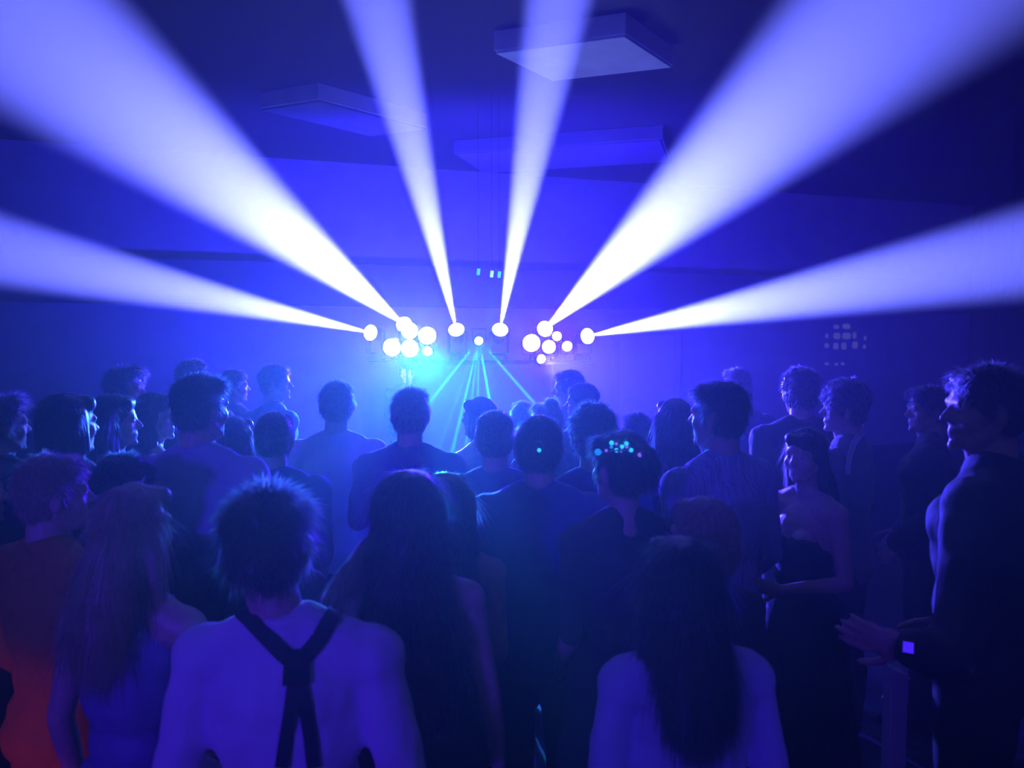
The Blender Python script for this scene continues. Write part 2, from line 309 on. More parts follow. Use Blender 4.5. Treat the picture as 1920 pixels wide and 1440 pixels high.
POSE = {  # (elbow, wrist, hand direction) for the right side; x mirrored for the left
    'down': ((.255, -.03, 1.13), (.25, .05, .89), (0, .25, -1)),
    'tuck': ((.215, -.035, 1.13), (.16, .13, .97), (-.1, .5, -.8)),
    'relax': ((.26, -.02, 1.13), (.20, .17, .98), (-.2, .5, -.8)),
    'front': ((.25, .0, 1.12), (.10, .25, 1.10), (-.8, .6, .05)),
    'chest': ((.25, .05, 1.15), (.09, .24, 1.30), (-.3, .4, .9)),
    'cross': ((.24, .04, 1.14), (.0, .23, 1.16), (-1, .1, .1)),
    'up': ((.31, .16, 1.38), (.25, .26, 1.62), (-.1, .15, 1))}
def head_mat(hy, tilt, dx):
    return Matrix.Translation((dx, .012, 1.65))@Matrix.Translation((0, 0, -.1))@Euler((R(tilt), 0, R(hy))).to_matrix().to_4x4()@Matrix.Translation((0, 0, .1))
def hand(m, w, d, side, fat=1):
    w = Vector(w); d = Vector(d).normalized(); inn = Vector((-side, .0, 0)); n = (inn-d*inn.dot(d))
    n = n.normalized() if n.length > .25 else Vector((0, 0, -1)).cross(d).normalized()
    ac = d.cross(n).normalized()
    if ac.y < 0: ac = -ac
    Mx = Matrix((ac, d, n)).transposed()
    m.ell(w+d*.048, (.039*fat, .055, .016), Mx, 14, 8)
    for i, (l, cu) in enumerate(((.88, .25), (1, .3), (.94, .36), (.76, .42))):
        b = w+d*(.088-.004*abs(i-1.2))+ac*(.030-.0205*i)*fat; dd = d.copy(); r_ = .0092
        for sl in (.040, .027, .021):
            dd = (dd+n*cu).normalized(); e = b+dd*sl*l; m.cap(b, e, r_, r_-.0008, 8, 3); b = e; r_ -= .0008
    b = w+d*.025+ac*.030*fat; dd = (d*.75+ac*.7+n*.25).normalized()
    for sl in (.038, .03, .024):
        e = b+dd*sl; m.cap(b, e, .0115, .0095, 8, 3); b = e; dd = (dd+d*.35+n*.2).normalized()
def torso(m, f, t=0, low=0):
    k = .87 if f else 1
    m.ell((0, 0, .95), ((.172 if f else .165)+t, .115+t, .13+t)); m.ell((0, -.03, .91), (.15+t, .105+t, .10+t))
    m.ell((0, .005, 1.09), ((.125 if f else .145)+t, .098+t, .15+t))
    m.ell((0, 0, 1.26), (.165*k+t, .112+t, .19+t))
    m.ell((0, -.02, 1.33), (.16*k+t, .095+t, .11+t))
    if f:
        for s in (-1, 1): m.ell((s*.07, .085, 1.27), (.062+t, .055+t, .06+t))
    else: m.ell((0, .05, 1.32), (.15+t, .07+t, .08+t))
    if not low:
        m.cap((-.165*k, -.005, 1.405), (.165*k, -.005, 1.405), .058+t, .058+t)
        for s in (-1, 1): m.cap((s*.15*k, -.012, 1.415), (s*.035, -.012, 1.475), .05+t, .045+t)
def arms(m, f, pose, t=0, upto=2, wr=None, hands=False):
    k = .87 if f else 1; q = .84 if f else 1
    for s, pn in ((-1, pose[0]), (1, pose[1])):
        e, w, hd = (Vector(v) for v in POSE[pn]); e.x *= s*k; w.x *= s; hd.x *= s
        sh = Vector((s*.19*k, -.005, 1.402))
        if wr and wr.get(s) is not None:
            w = Vector(wr[s]); hd = (w-sh); hd.z -= .1; mid = (sh+w)*.5
            L = max(.0, (.29**2-((w-sh).length/2)**2))**.5; e = mid+Vector((s*.45, -.3, -.85)).normalized()*L; hd = (w-e).normalized()
        m.cap(sh, e, (.054+t)*q, (.040+t)*q)
        m.ell(sh, ((.06+t)*q, (.06+t)*q, (.062+t)*q))
        if upto >= 2: 
            mid = e+(w-e)*.3; m.cap(e, mid, (.040+t)*q, (.041+t)*q); m.cap(mid, w+(w-e).normalized()*(0 if not t else -.012), (.041+t)*q, (.027+t*1.1)*q)
        if hands: hand(m, w, hd, s, .92 if f else 1)
def legs(m, t=0, flare=0, feet=True):
    for s in (-1, 1):
        hp = (s*.09, 0, .9); kn = (s*.1, .012, .49); an = (s*.105, -.015, .09)
        m.cap(hp, kn, .088+t, .06+t); m.cap(kn, (s*.102, -.02, .34), .058+t, .06+t+flare*.4); m.cap((s*.102, -.02, .34), an, .06+t+flare*.4, .038+t+flare)
        if feet: m.cap((s*.107, -.03, .045), (s*.115, .09, .038), .04, .034); m.cap((s*.115, .09, .035), (s*.118, .15, .028), .036, .026)
def head(m, Mh, f):
    T = lambda p: Mh@Vector(p); R3 = Mh.to_3x3()
    j = .92 if f else 1
    m.ell(T((0, -.008, .012)), (.076, .095, .092), R3); m.ell(T((0, .03, -.03)), (.062, .060, .078), R3)
    m.ell(T((0, .042, -.083)), (.045*j, .045, .036), R3); m.ell(T((0, .076, -.106)), (.018*j, .017, .016), R3)
    m.cap(T((-.036, .074, .012)), T((.036, .074, .012)), .0145*j, .0145*j)
    m.cap(T((0, .082, .006)), T((0, .106, -.032)), .0075, .0115); 
    for s in (-1, 1):
        m.ell(T((s*.010, .096, -.036)), (.008, .010, .008), R3, 10, 6)
        m.cap(T((0, .088, -.0645)), T((s*.019, .079, -.068)), .0075, .005); m.cap(T((0, .086, -.0775)), T((s*.015, .078, -.075)), .008, .005)
        m.ell(T((s*.04, .052, -.034)), (.026, .028, .03), R3); m.ell(T((s*.031, .069, -.008)), (.016, .012, .012), R3, 12, 8)
        m.cap(T((s*.052, -.0, -.055)), T((s*.028, .05, -.1)), .022*j, .018*j)
        Me = R3@Euler((R(-12), 0, R(s*-24))).to_matrix()
        m.ell(T((s*.080, -.008, -.018)), (.009, .019, .033), Me, 12, 8); m.ell(T((s*.076, .002, -.035)), (.008, .010, .014), Me, 10, 6)
def body_mesh(key):
    f, pose, hy, tilt, dx, wr, vox = key; m = MB()
    torso(m, f); arms(m, f, pose, hands=True, wr=dict(wr) if wr else None); legs(m)
    Mh = head_mat(hy, tilt, dx); q = .84 if f else 1
    m.cap((0, -.02, 1.42), Mh@Vector((0, -.02, -.06)), .064*q, .056*q); m.cap((0, 0, 1.44), Mh@Vector((0, .01, -.085)), .045*q, .044*q)
    head(m, Mh, f); return remesh(m, vox, 2)
HAIR_L = {}
def hair_mesh(kind, hy, tilt, dx, seed, nstr):
    """hair in body space; returns mesh of a remeshed cap with many fine strands"""
    Mh = head_mat(hy, tilt, dx); R3 = Mh.to_3x3(); T = lambda p: Mh@Vector(p); m = MB(); rnd = random.Random(seed)
    back = R3@Vector((0, -1, 0)); amp, fr, ln, lift, grav = .006, 22, .03, .55, .15
    if kind == 'bald': amp = .0005; ln = .004; m.ell(T((0, -.03, .01)), (.0765, .075, .088), R3)
    else:
        m.ell(T((0, -.016, .026)), (.083, .098, .094), R3); m.ell(T((0, -.035, -.02)), (.079, .07, .075), R3)
        m.cap(T((-.035, .05, .07)), T((.035, .05, .07)), .034, .034)
        for s in (-1, 1): m.ell(T((s*.072, .012, .0)), (.013, .022, .035), R3)
    if kind == 'flat': 
        m.ell(T((0, -.005, .062)), (.080, .092, .055), R3); amp = .002; ln = .016
    if kind == 'quiff': m.ell(T((.0, .05, .088)), (.062, .055, .035), R3); m.ell(T((0, 0, .08)), (.07, .08, .04), R3); amp = .008; ln = .04
    if kind == 'spiky': m.ell(T((-.01, 0, .05)), (.088, .098, .08), R3); m.ell(T((-.06, .02, .06)), (.04, .05, .04), R3); amp = .013; fr = 30; ln = .05; lift = .9
    if kind == 'curly': m.ell(T((0, -.01, .045)), (.098, .11, .09), R3); amp = .014; fr = 42; ln = .03; lift = .8
    if kind == 'crop': amp = .002; ln = .013; lift = .7
    if kind == 'bob':
        m.ell(T((0, -.025, -.02)), (.095, .09, .12), R3); amp = .005; ln = .08; lift = .08; grav = 1
        for s in (-1, 1): m.cap(T((s*.075, 0, .03)), T((s*.078, .01, -.10)), .024, .026)
    if kind in ('long', 'verylong', 'bighair', 'midlong'):
        L_ = {'long': 1.36, 'verylong': 1.20, 'bighair': 1.27, 'midlong': 1.43}[kind]; wd_ = {'midlong': .088, 'long': .085, 'verylong': .10, 'bighair': .125}[kind]
        base = T((0, -.06, -.03)); yb = min(base.y, -.06)
        nn = 6
        for i in range(nn+1):
            u = i/nn; z = base.z+(L_-base.z)*u; xw = (.07+(wd_-.07)*math.sin(u*2.3)); x = base.x*(1-u)+dx*u; y = base.y*(1-u)+(-.135)*u
            m.ell((x, y, z), (xw, .055+.012*math.sin(u*3), .075))
        for s in (-1, 1): m.cap(T((s*.076, -.01, .03)), (T((s*.085, -.03, -.10)).x, T((0, -.03, -.1)).y-.01, 1.47), .026, .03)
        if kind == 'bighair': m.ell(T((0, -.02, .02)), (.098, .105, .1), R3)
        amp = .006; ln = .16; lift = .05; grav = 1
    if kind == 'lock':
        m = MB(); q_ = [Vector(v) for v in ((-.085, -.02, 1.60), (-.13, -.045, 1.53), (-.18, -.05, 1.46), (-.225, -.05, 1.38), (-.24, -.045, 1.31))]
        for a, b_, ra, rb in zip(q_, q_[1:], (.018, .026, .03, .022), (.026, .03, .022, .008)): m.cap(a, b_, ra, rb)
        amp = .006; ln = .09; lift = .08; grav = 1
    if kind == 'bun': m.ell(T((0, -.118, .0)), (.048, .038, .042), R3); m.ell(T((0, -.105, 0)), (.055, .02, .048), R3); amp = .003; ln = .05; lift = .1
    if kind == 'topbun': m.ell(T((0, -.06, .10)), (.045, .045, .04), R3); amp = .004; ln = .05; lift = .12
    if kind == 'updo': 
        for k in range(7):
            a = k*2*math.pi/7; m.ell(T((.05*math.cos(a), -.085+.01*math.sin(3*a), .01+.05*math.sin(a))), (.034, .035, .03), R3)
        amp = .007; fr = 30; ln = .05; lift = .2
    if kind == 'pony':
        p0 = T((0, -.105, .03)); m.ell(p0, (.025, .025, .025)); q_ = [p0, p0+Vector((0, -.045, -.03)), p0+Vector((.005, -.06, -.12)), p0+Vector((.01, -.05, -.24)), p0+Vector((.012, -.04, -.33))]
        for a, b_, ra, rb in zip(q_, q_[1:], (.02, .032, .036, .03), (.032, .036, .03, .008)): m.cap(a, b_, ra, rb)
        amp = .003; ln = .07; lift = .08; grav = .5
    me = remesh(m, .009, 2); off = Vector((seed*1.7, seed*.3, 0))
    Mhi = Mh.inverted(); cr = T((0, -.03, .115)); ax = R3@Vector((0, 0, 1)); nv = len(me.vertices)
    co_ = [v.co.copy() for v in me.vertices]; no = [v.normal.copy() for v in me.vertices]
    for i in range(nv):
        p_ = co_[i]; q2 = Vector((p_.x*fr, p_.y*fr, p_.z*fr*(.22 if grav >= .5 else 1)))+off
        me.vertices[i].co = p_+no[i]*(amp*noise.noise(q2)+amp*.5*noise.noise(q2*2.6))
    vs_ = [v.co.copy() for v in me.vertices]; fs_ = [tuple(p.vertices) for p in me.polygons]; out = MB(); out.add(vs_, fs_); out.cur = 1
    for _ in range(nstr):
        i = rnd.randrange(nv); p_ = vs_[i]; n_ = no[i]
        if rnd.random() < .6 and no[i].z < .0 and grav < .5: continue
        if grav >= .5:
            pl = Mhi@p_
            if pl.y > .0 and pl.z < .10 and kind != 'lock': continue
        fl = p_-cr; fl = fl-n_*fl.dot(n_)
        fl = fl.normalized() if fl.length > 1e-4 else Vector((rnd.random()-.5, rnd.random()-.5, 0)).normalized()
        g = Vector((0, 0, -1)); g = g-n_*g.dot(n_)
        d_ = (fl*(1-grav*.6)+g*grav+n_*lift*rnd.uniform(.3, 1.1)+Vector((rnd.gauss(0, .22), rnd.gauss(0, .22), rnd.gauss(0, .22)))*(1 if lift > .3 else .35)).normalized()
        if lift > .3 and n_.z > -.2: d_ = (d_+n_*.45).normalized()
        l_ = ln*rnd.uniform(.5, 1.25)*((.3+.7*g.length) if grav >= .5 else 1); s_ = d_.cross(n_); s_ = (s_.normalized() if s_.length > 1e-4 else Vector((1, 0, 0)))*rnd.uniform(.0007, .0016)
        a_ = p_-n_*.002; b_ = a_+d_*l_*.5; c_ = a_+d_*l_+(g*.25-n_*lift*.25)*l_*.6
        if grav >= 1: c_ = b_+(d_*.6+g*.6).normalized()*l_*.5
        out.add([a_-s_, a_+s_, b_+s_*.8, b_-s_*.8, c_], [(0, 1, 2, 3), (3, 2, 4)])
    bpy.data.meshes.remove(me); o = out.mesh('hair'); o.shade_smooth(); return o
def pose_seed(pose): return sum(ord(c) for c in pose[0])*.37
def top_mesh(key):
    kind, f, pose, wr = key; m = MB(); wr = dict(wr) if wr else None
    if kind in ('shirt', 'jacket', 'tee'):
        t = {'shirt': .016, 'jacket': .024, 'tee': .012}[kind]; torso(m, f, t)
        arms(m, f, pose, t*.9, 1 if kind == 'tee' else 2, wr)
        if kind != 'tee':
            for k in range(10):   # collar
                a = 2*math.pi*k/10; a2 = 2*math.pi*(k+1)/10; c = (.066 if not f else .056)+(.01 if kind == 'jacket' else 0)
                m.cap((c*math.cos(a), -.012+c*math.sin(a)*.95, 1.487-.018*math.sin(a)), (c*math.cos(a2), -.012+c*math.sin(a2)*.95, 1.487-.018*math.sin(a2)), .013, .013)
            m.ell((0, -.035, 1.455), (.075, .052, .05))
            if kind == 'jacket': m.ell((0, -.01, .93), (.2, .145, .15))
        else: m.ell((0, 0, .98), (.17, .12, .1))
    elif kind == 'strap':     # camisole top with narrow straps
        torso(m, f, .010, 1); 
        for s in (-1, 1):
            m.cap((s*.075, -.105, 1.36), (s*.085, -.055, 1.475), .010, .010); m.cap((s*.085, -.055, 1.475), (s*.08, .05, 1.465), .010, .010); m.cap((s*.08, .05, 1.465), (s*.07, .1, 1.33), .010, .010)
    else:                     # strapless bodice
        k = .87; t = .010
        m.ell((0, 0, .95), (.185, .13, .14)); m.ell((0, .005, 1.09), (.138, .11, .15)); m.ell((0, 0, 1.22), (.165*k+.004, .125, .13))
        for s in (-1, 1): m.ell((s*.07, .088, 1.26), (.068, .06, .062))
    me = remesh(m, .010, 6)
    ns_ = [v.normal.copy() for v in me.vertices]
    for v, vn in zip(me.vertices, ns_):
        p = v.co; q = Vector((p.x*10+pose_seed(pose), p.y*10, p.z*6)); a = .35 if kind == 'strapless' else 1
        v.co = p+vn*a*(.009*(abs(noise.noise(q))-.25)+.004*noise.noise(q*2.7))
    return me
def skirt_mesh(long_):
    m = MB(); pr = [(-.02, .12), (.0, .14), (.1, .185), (.3, .215), (.5, .235)]+([(.85, .30), (.86, .29)] if long_ else [(.51, .225)])
    n = 48; v = []; f_ = []
    for i, (t, r) in enumerate(pr):
        for k in range(n):
            a = 2*math.pi*k/n; rr = r*(1+.05*math.sin(a*8)*min(1, t*2.2+.01)); v.append((rr*math.cos(a), rr*.78*math.sin(a)-.01, 1.03-t))
    for i in range(len(pr)-1):
        for k in range(n): f_.append((i*n+k, i*n+(k+1) % n, (i+1)*n+(k+1) % n, (i+1)*n+k))
    f_.append(tuple(range(n))[::-1]); f_.append(tuple((len(pr)-1)*n+k for k in range(n))); m.add(v, f_)
    me = m.mesh('skirt'); me.shade_smooth(); return me
CACHE = {}
def cached(k, fn):
    if k not in CACHE: CACHE[k] = fn()
    return CACHE[k]
def child(name, me, m_, root):
    me2 = me
    if isinstance(m_, list):
        for q in m_: me.materials.append(q)
        o = bpy.data.objects.new(name, me); C.objects.link(o); o.parent = root; return o
    if len(me.materials): 
        if me.materials[0] != m_: me2 = me.copy(); me2.materials.clear(); me2.materials.append(m_)
    else: me2.materials.append(m_)
    o = bpy.data.objects.new(name, me2); C.objects.link(o); o.parent = root; return o
PEOPLE = {}
def person(pid, px, top, d, label, sex='m', yaw=0, hy=0, tilt=0, dx=0, hair='short', hc='black', topk='shirt', tc='navy', bottom='trousers', bc='black',
           pose=('tuck', 'tuck'), skin=0, face=False, wr=None, nstr=None, bodypx=None):
    f = sex == 'f'; P = at(px, top, d); extra = {'curly': .02, 'spiky': .012, 'quiff': .012, 'bald': -.02, 'crop': -.004, 'topbun': .02, 'flat': .006}.get(hair, 0)
    Hh = 1.772+extra; sc = P.z/Hh
    x = at(bodypx, top, d).x if bodypx else P.x
    dxl = (P.x-x)/sc*math.cos(R(yaw))+dx
    root = empty('person', (x, d, 0), R(yaw), sc)
    tag(root, label, 'person', 'people in the dancing crowd')
    wl = None
    if wr:
        Mi = (Matrix.Translation((x, d, 0))@Matrix.Rotation(R(yaw), 4, 'Z')@Matrix.Scale(sc, 4)).inverted()
        wl = tuple((s, tuple(round(c, 3) for c in Mi@Vector(w))) for s, w in wr.items())
    near = d < 2.75
    key = (f, tuple(pose), hy, tilt, round(dxl, 3), wl, .0065 if near else .008)
    bme = cached(('b',)+key, lambda: body_mesh(key)); bo = child('body', bme, SK[skin], root)
    child('hair', hair_mesh(hair, hy, tilt, round(dxl, 3), len(PEOPLE)+3, nstr if nstr is not None else (8000 if near else 7000)), HM[hc], root)
    k2 = (topk, f, tuple(pose), wl); tn = {'shirt': 'shirt', 'jacket': 'jacket', 'tee': 'shirt', 'strap': 'camisole', 'strapless': 'bodice'}[topk]
    to = child(tn, cached(('t',)+k2, lambda: top_mesh(k2)), CM[tc], root)
    if bottom == 'trousers':
        def tr():
            m = MB(); m.ell((0, 0, .95), (.178, .128, .13)); m.ell((0, -.03, .91), (.16, .118, .1)); legs(m, .014, .012, False); return remesh(m, .012, 5)
        child('trousers', cached('trousers', tr), CM[bc], root)
    else: child('skirt', cached(bottom, lambda: skirt_mesh(bottom == 'gown')), CM[bc], root)
    for s in (-1, 1):
        def sh(s=s):
            m = MB(); m.cap((s*.107, -.03, .05), (s*.115, .09, .045), .049, .043); m.cap((s*.115, .09, .04), (s*.119, .165, .032), .043, .032); m.cap((s*.107, -.03, .05), (s*.106, -.025, .1), .049, .045)
            me = remesh(m, .009, 4)
            for v in me.vertices: v.co.z = max(v.co.z, .001)
            return me
        child('shoe', cached(('shoe', s), sh), M_shoe, root)
    Mh = head_mat(hy, tilt, dxl)
    if face:
        for s in (-1, 1):
            m = MB(); c = Mh@Vector((s*.031, .0715, -.008)); m.ell(c, (.0115,)*3, None, 14, 10); m.cur = 1; m.ell(c+(Mh.to_3x3()@Vector((0, .0078, 0))), (.0055, .0048, .0055), Mh.to_3x3(), 12, 8)
            m.build('eye', [M_eye, M_iris], root, smooth=True)
    PEOPLE[pid] = dict(root=root, body=bo, top=to, Mh=Mh, sc=sc, yaw=yaw, x=x, d=d)
    return root
def P_(*a, **k): return person(*a, **k)
# --- left side
P_('a1', -4, 738, 3.25, 'person with tousled brown hair at the left frame edge, behind the short blond one', yaw=-25, hy=-15, hair='quiff', hc='brown', tc='black')
P_('a2', 122, 733, 2.95, 'tall person with full dark hair left of the quiffed man in profile', yaw=-18, hy=-14, hair='bob', hc='black', tc='black', sex='m', skin=0, face=True)
P_('a3', 230, 683, 4.3, 'tall man with dark quiff in profile facing right, lit forehead, at left', yaw=-50, hy=-38, hair='quiff', hc='black', tc='black', face=True)
P_('a4', 208, 736, 3.38, 'dark long-haired person whose cheek is a bright edge, below the man with the quiff', sex='f', yaw=-35, hy=-32, hair='long', hc='black', topk='tee', tc='black', face=True)
P_('a5', 285, 735, 3.78, 'woman with long fair hair in profile facing right, bare lit shoulders', sex='f', yaw=-40, hy=-42, hair='long', hc='brown', topk='strapless', tc='violet', bottom='gown', bc='violet', face=True, nstr=2500)
P_('a6', 372, 700, 2.9, 'tall broad man from behind in a pale blue shirt, left of centre', yaw=-10, hy=-22, hair='short', hc='black', tc='lightblue', skin=0)
P_('a7', 360, 673, 5.0, 'tall dark-haired person in the rear row behind the pale-shirted man', hair='curly', tc='black')
P_('a8', 436, 692, 5.6, 'small distant dark figure right of the tall rear-row person at left', hair='short', tc='navy', yaw=-30, hy=-30, face=True)
P_('a9', 438, 780, 3.6, 'short woman with dark bob beside the right shoulder of the pale-shirted man', sex='f', yaw=-15, hair='bob', hc='brown', topk='tee', tc='black')
P_('a10', 513, 682, 5.2, 'distant person in profile facing right with a thin lit face edge', yaw=-48, hy=-35, hair='short', hc='brown', tc='navy', face=True)
P_('a11', 513, 772, 3.3, 'person from behind with round dark head in a dark top, left of the white-shirted man', yaw=0, hair='crop', hc='black', tc='navy')
P_('a12', 630, 714, 3.9, 'man from behind in a brightly lit white shirt, left of the cyan glow', hair='short', hc='black', tc='white', hy=8)
P_('a13', 768, 727, 3.5, 'person from behind with narrow dark head just below the cyan lamp cluster', hair='short', hc='black', tc='navy', pose=('chest', 'chest'))
P_('a14', 503, 918, 1.62, 'man from behind in a white shirt with dark crossed braces, nearest at lower left', hair='spiky', hc='brown', tc='white', pose=('relax', 'relax'), bodypx=537, hy=-6, nstr=7000, skin=0)
P_('a15', 484, 897, 2.25, 'person whose lit hair shows just above the head of the man in braces', sex='f', hair='long', hc='black', topk='tee', tc='black')
P_('a16', 765, 878, 1.98, 'woman from behind with very long dark hair and bare lit shoulder, lower centre', sex='f', yaw=4, hair='bighair', hc='black', topk='strapless', tc='black', bottom='gown', bc='black', nstr=8000, pose=('down', 'down'))
P_('a17', 838, 883, 2.45, 'long-haired woman right behind the woman with very long dark hair', sex='f', hair='verylong', hc='brown', topk='strap', tc='grey', bottom='skirt', bc='black', nstr=5000)
P_('a38', -58, 862, 2.55, 'person cut by the left frame edge with a lit cheek', yaw=-35, hy=-30, hair='short', hc='black', tc='black', face=True)
P_('a37', 92, 851, 2.2, 'person with short blond hair in a rusty orange-lit top, lower left edge', yaw=-30, hy=-22, hair='short', hc='blond', tc='rose', face=True, nstr=8000, skin=0, bc='rose')
P_('a40', 228, 850, 2.58, 'person with wide bushy black hair behind the blond woman at lower left', hair='curly', hc='black', tc='black')
P_('a39', 245, 905, 1.85, 'woman with smooth long blond hair and bare lit shoulder, lower left', sex='f', yaw=-15, hy=-4, hair='midlong', hc='blond', topk='strap', tc='violet', bottom='gown', bc='violet', nstr=5000, pose=('down', 'relax'))
# --- centre
P_('a18', 900, 743, 4.3, 'woman facing left with a sparkling earring, under the cyan rays', sex='f', yaw=40, hy=28, hair='bob', hc='brown', topk='strap', tc='grey', face=True, bottom='skirt', bc='black')
P_('a19', 928, 766, 3.2, 'man from behind with flat-topped dark hair in the centre', hair='flat', hc='black', tc='navy')
P_('a20', 1010, 776, 2.7, 'broad person from behind with coiled dark bun and a glinting pin', sex='m', hair='bun', hc='black', topk='jacket', tc='navy', skin=0)
P_('a21', 980, 752, 4.9, 'distant short person whose head top shows between the flat-topped and bun heads', sex='f', hair='short', tc='grey')
P_('a22', 1027, 745, 4.1, 'distant person with lighter reddish hair behind the bun head', sex='f', hair='topbun', hc='blond', topk='tee', tc='grey', yaw=20)
P_('a23', 1068, 693, 5.2, 'tall rear-row man in profile facing left with a thin lit face', yaw=45, hy=40, hair='short', hc='black', tc='grey', face=True)
P_('a24', 1094, 715, 4.72, 'man in profile facing left in front of the tall rear-row man', yaw=42, hy=35, hair='flat', hc='black', tc='black', face=True)
P_('a25', 1112, 755, 3.1, 'person from behind with thick rounded dark hair right of the bun head', yaw=8, hair='curly', hc='black', tc='navy')
P_('a26', 1166, 806, 2.42, 'person from behind wearing a tiara of glowing cyan dots', sex='f', yaw=18, hy=22, hair='updo', hc='black', topk='tee', tc='black', bottom='skirt', bc='black', face=True)
P_('a42', 1195, 772, 4.1, 'small dark figure behind the one with the glowing tiara', sex='f', hair='short', tc='navy')
# --- right
P_('a27', 1266, 745, 3.5, 'long dark-haired woman left of the man in the pleated pale top', sex='f', yaw=12, hair='verylong', hc='brown', topk='tee', tc='navy', bottom='skirt', bc='black')
P_('a28', 1352, 712, 2.84, 'tall man with lit hair edge in a pale pleated top, right of centre', yaw=30, hy=22, hair='short', hc='brown', tc='pleat', face=True, skin=0)
P_('a29', 1383, 690, 5.0, 'rear-row dark head just behind the man in the pleated pale top', hair='short', tc='navy')
P_('a30', 1502, 687, 4.2, 'dark curly-haired man from behind standing before the far wall at right', hair='curly', hc='black', tc='black', topk='jacket')
P_('a31', 1590, 708, 3.7, 'man facing left with curly hair and a lit shoulder strap', yaw=50, hy=25, hair='curly', hc='black', tc='grey', face=True, pose=('relax', 'relax'))
P_('a32', 1514, 800, 3.15, 'woman turned towards the camera with lit cheek and bare lit chest', sex='f', yaw=118, hy=12, hair='long', hc='black', topk='strapless', tc='black', bottom='gown', bc='black', face=True, pose=('front', 'front'), skin=0, nstr=2500)
P_('a33', 1745, 722, 3.9, 'dark-haired person facing left just behind the large man in profile', yaw=60, hy=28, hair='short', hc='black', tc='black', topk='jacket', face=True)
WR34 = at(1703, 1214, 2.0)
P_('a34', 1838, 679, 2.3, 'large man in profile facing left with lit forehead, far right', yaw=48, hy=36, hair='short', hc='black', tc='black', topk='jacket', face=True, wr={-1: WR34}, bodypx=1862, nstr=4000)
P_('a35', 1322, 930, 2.02, 'person with tousled hair lit on its left side, behind the nearest dark-haired woman', sex='f', yaw=25, hy=15, hair='bob', hc='blond', topk='tee', tc='black', nstr=6000)
P_('a36', 1278, 1003, 1.66, 'nearest woman from behind with long dark hair over a pale sleeved top, lower right', sex='f', yaw=6, hair='midlong', hc='black', topk='shirt', tc='lightblue', bottom='skirt', bc='black', nstr=9000, bodypx=1290, pose=('down', 'down'))
P_('dj', 762, 679, 8.6, 'dim figure behind the left lamp cluster under the cyan glow', yaw=180, hair='short', tc='black')
# ------------------------------------------------------------------ worn details, placed on the surfaces they sit on
bpy.context.view_layer.update()
def hit(ob, px, py):
    """point and normal (in the person's own space) where a line of sight meets a surface"""
    Mi = ob.matrix_world.inverted(); o = Mi@CAM; t = Mi@at(px, py, 3.0); bv = CACHE.setdefault(('bvh', ob.name), BVHTree.FromPolygons([v.co for v in ob.data.vertices], [p.vertices for p in ob.data.polygons]))
    h = bv.ray_cast(o, (t-o).normalized()); return (h[0], h[1]) if h[0] is not None else None
def strap(pid, path, wdt, name, m_, off=.004, th=.004):
    P = PEOPLE[pid]; pts = []; n = 14*(len(path)-1)
    for i in range(n+1):
        u = i/n*(len(path)-1); k = min(int(u), len(path)-2); u -= k
        h = hit(P['top'], path[k][0]*(1-u)+path[k+1][0]*u, path[k][1]*(1-u)+path[k+1][1]*u)
        if h: pts.append(h)
    b = MB(); v = []
    for i, (p, n_) in enumerate(pts):
        a = pts[max(0, i-2)][0]; c = pts[min(len(pts)-1, i+2)][0]; s_ = (c-a).cross(n_).normalized()*wdt/2
        v += [p+n_*off-s_, p+n_*off+s_, p+n_*(off+th)+s_, p+n_*(off+th)-s_]
    f_ = []
    for i in range(len(pts)-1):
        q = i*4
        for k in range(4): f_.append((q+k, q+(k+1) % 4, q+4+(k+1) % 4, q+4+k))
    e = (len(pts)-1)*4; f_ += [(3, 2, 1, 0), (e, e+1, e+2, e+3)]
    b.add(v, f_); return b.build(name, m_, P['root'])
M_brace = mat('dark_elastic', (.012, .01, .02), .8, bump=(200, .0005))
strap('a14', [(415, 1118), (470, 1160), (556, 1250)], .036, 'brace_strap', M_brace)
strap('a14', [(634, 1136), (600, 1195), (558, 1250)], .036, 'brace_strap', M_brace)
strap('a14', [(556, 1250), (545, 1330), (528, 1436)], .028, 'brace_strap', M_brace)
strap('a14', [(560, 1250), (575, 1340), (588, 1436)], .028, 'brace_strap', M_brace)
h = hit(PEOPLE['a14']['top'], 557, 1250)
if h:
    b = MB(); Q = h[1].to_track_quat('Y', 'Z').to_matrix().to_4x4(); Q.translation = h[0]+h[1]*.008
    b.prism([(-.028, -.002), (.028, -.002), (.028, .004), (-.028, .004)], -.04, .035); o = b.build('brace_patch', M_shoe, PEOPLE['a14']['root'], bevel=.002); o.matrix_local = Q
    b = MB(); b.box((-.008, .004, -.001), (.008, .007, .002)); o = b.build('metal_rivet', mat('steel', (.7, .7, .7), .2, metal=1), PEOPLE['a14']['root']); o.matrix_local = Q
strap('a31', [(1618, 808), (1600, 830), (1590, 860), (1587, 890)], .03, 'shoulder_strap', CM['white'])
def orb(P, px, py, r, m_, name='light', ob=None, parent=None, off=0.0):
    h = hit(ob or P['hairo'], px, py)
    if not h: return None
    b = MB(); b.ell(h[0]+h[1]*off, (r, r, r), None, 12, 8); return b.build(name, m_, parent or P['root'], smooth=True)
for P in PEOPLE.values(): P['hairo'] = [c for c in P['root'].children if c.name.split('.')[0] == 'hair'][0]
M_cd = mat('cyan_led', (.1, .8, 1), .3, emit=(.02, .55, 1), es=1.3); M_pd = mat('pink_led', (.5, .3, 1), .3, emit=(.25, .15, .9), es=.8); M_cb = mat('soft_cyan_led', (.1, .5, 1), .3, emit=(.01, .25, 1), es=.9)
P = PEOPLE['a26']; sc = P['sc']
band = MB(); prev = None
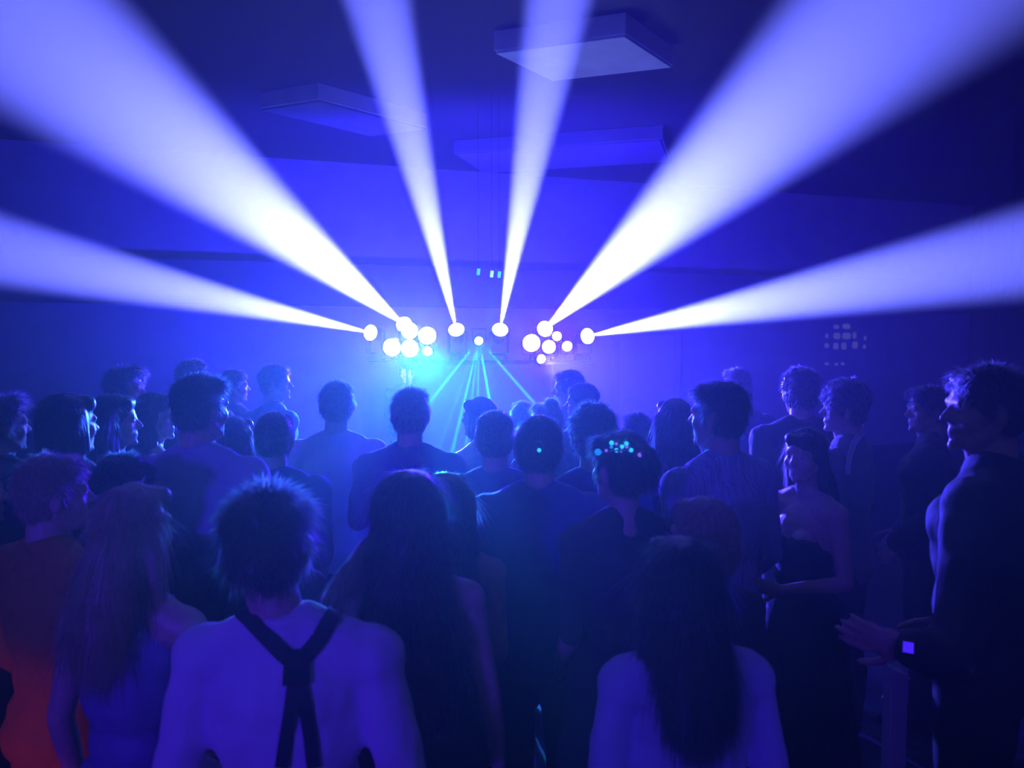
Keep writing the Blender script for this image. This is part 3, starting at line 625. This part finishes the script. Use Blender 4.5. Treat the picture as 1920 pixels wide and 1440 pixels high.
pts = [hit(P['hairo'], x, y) for x, y in ((1116, 856), (1128, 850), (1142, 847), (1157, 846), (1172, 847), (1190, 850), (1206, 855))]
pts = [p[0]+p[1]*.004 for p in pts if p]
for a, b_ in zip(pts, pts[1:]): band.cap(a, b_, .0028, .0028, 8, 2)
tia = band.build('tiara', mat('silver_band', (.5, .5, .55), .3, metal=1), P['root'], smooth=True)
for x, y, rr, mm in ((1148, 834, .0075, M_cd), (1157, 834, .005, M_pd), (1175, 834, .007, M_cd), (1166, 840, .0065, M_cd), (1139, 847, .005, M_pd), (1157, 847, .0068, M_cd), (1166, 848, .005, M_pd), (1184, 847, .0068, M_cd), (1148, 841, .005, M_cb), (1175, 841, .005, M_pd), (1124, 850, .011, M_cb), (1199, 851, .007, M_pd)):
    orb(P, x, y, rr, mm, 'tiara_light', parent=tia, off=.008)
orb(PEOPLE['a20'], 1011, 845, .007, M_cd, 'hair_pin_glint', off=.002)  # glint on the pin painted as a glowing cyan bead
orb(PEOPLE['a18'], 868, 806, .009, mat('earring_glint', (.6, .9, 1), .1, emit=(.2, .9, 1), es=1.2), 'earring', ob=PEOPLE['a18']['body'])  # earring sparkle painted as a cyan glow
lk = child('hair_lock', hair_mesh('lock', 0, 0, 0, 77, 2500), HM['blond'], PEOPLE['a16']['root']); lk['label'] = 'fair lock of hair swept over the left shoulder'
# watch added to carry a small blue glow at the large man's wrist
P = PEOPLE['a34']; Mi = P['root'].matrix_world.inverted(); wv = Mi@WR34; cd = (Mi@CAM-wv).normalized()
b = MB(); Q = cd.to_track_quat('Z', 'Y').to_matrix().to_4x4(); Q.translation = wv+cd*.045
b.box((-.016, -.018, -.005), (.016, .018, .004)); wt = b.build('added_wristwatch', M_plast, P['root'], bevel=.004); wt.matrix_local = Q
b = MB(); b.box((-.0115, -.0125, .0042), (.0115, .0125, .0055)); b.build('watch_screen', mat('added_watch_glow', (.01, .01, .05), .5, emit=(.06, .015, 1), es=1), wt, bevel=.0045)
# phone added to carry the low blue glow beside the man in braces
P = PEOPLE['a16']
pp = at(622, 1392, 1.93); r = empty('phone', pp, R(60)); r.rotation_euler = (R(15), R(-25), R(50))
b = MB(); b.box((-.036, -.004, -.075), (.036, .004, .075)); b.build('case', M_plast, r, bevel=.003)
b = MB(); b.box((-.033, -.0052, -.07), (.033, -.0041, .07)); b.build('screen', mat('added_phone_glow', (.1, .1, .5), .2, emit=(.08, .02, 1), es=.9), r)
tag(r, 'added phone glowing violet-blue low between the man in braces and the long-haired woman', 'phone')
# slim pale post
pp = at(1680, 1258, 2.62); r = empty('pale_post', (pp.x, pp.y, 0))
b = MB(); b.prism([(-.03, -.03), (.03, -.03), (.03, .03), (-.03, .03)], .02, pp.z-.02); b.build('shaft', M_raft, r, bevel=.004)
b = MB(); b.prism([(-.13, -.13), (.13, -.13), (.13, .13), (-.13, .13)], 0, .02); b.build('foot', M_raft, r, bevel=.004)
b = MB(); z0 = pp.z-.02; b.add([(-.034, -.034, z0), (.034, -.034, z0), (.034, .034, z0), (-.034, .034, z0), (-.034, -.034, z0+.045), (.034, -.034, z0+.012), (.034, .034, z0+.012), (-.034, .034, z0+.045)], [(3, 2, 1, 0), (4, 5, 6, 7), (0, 1, 5, 4), (1, 2, 6, 5), (2, 3, 7, 6), (3, 0, 4, 7)])
b.build('slanted_cap', M_raft, r, bevel=.003)
tag(r, 'pale slim post with slanted top beside the large man at right', 'post')
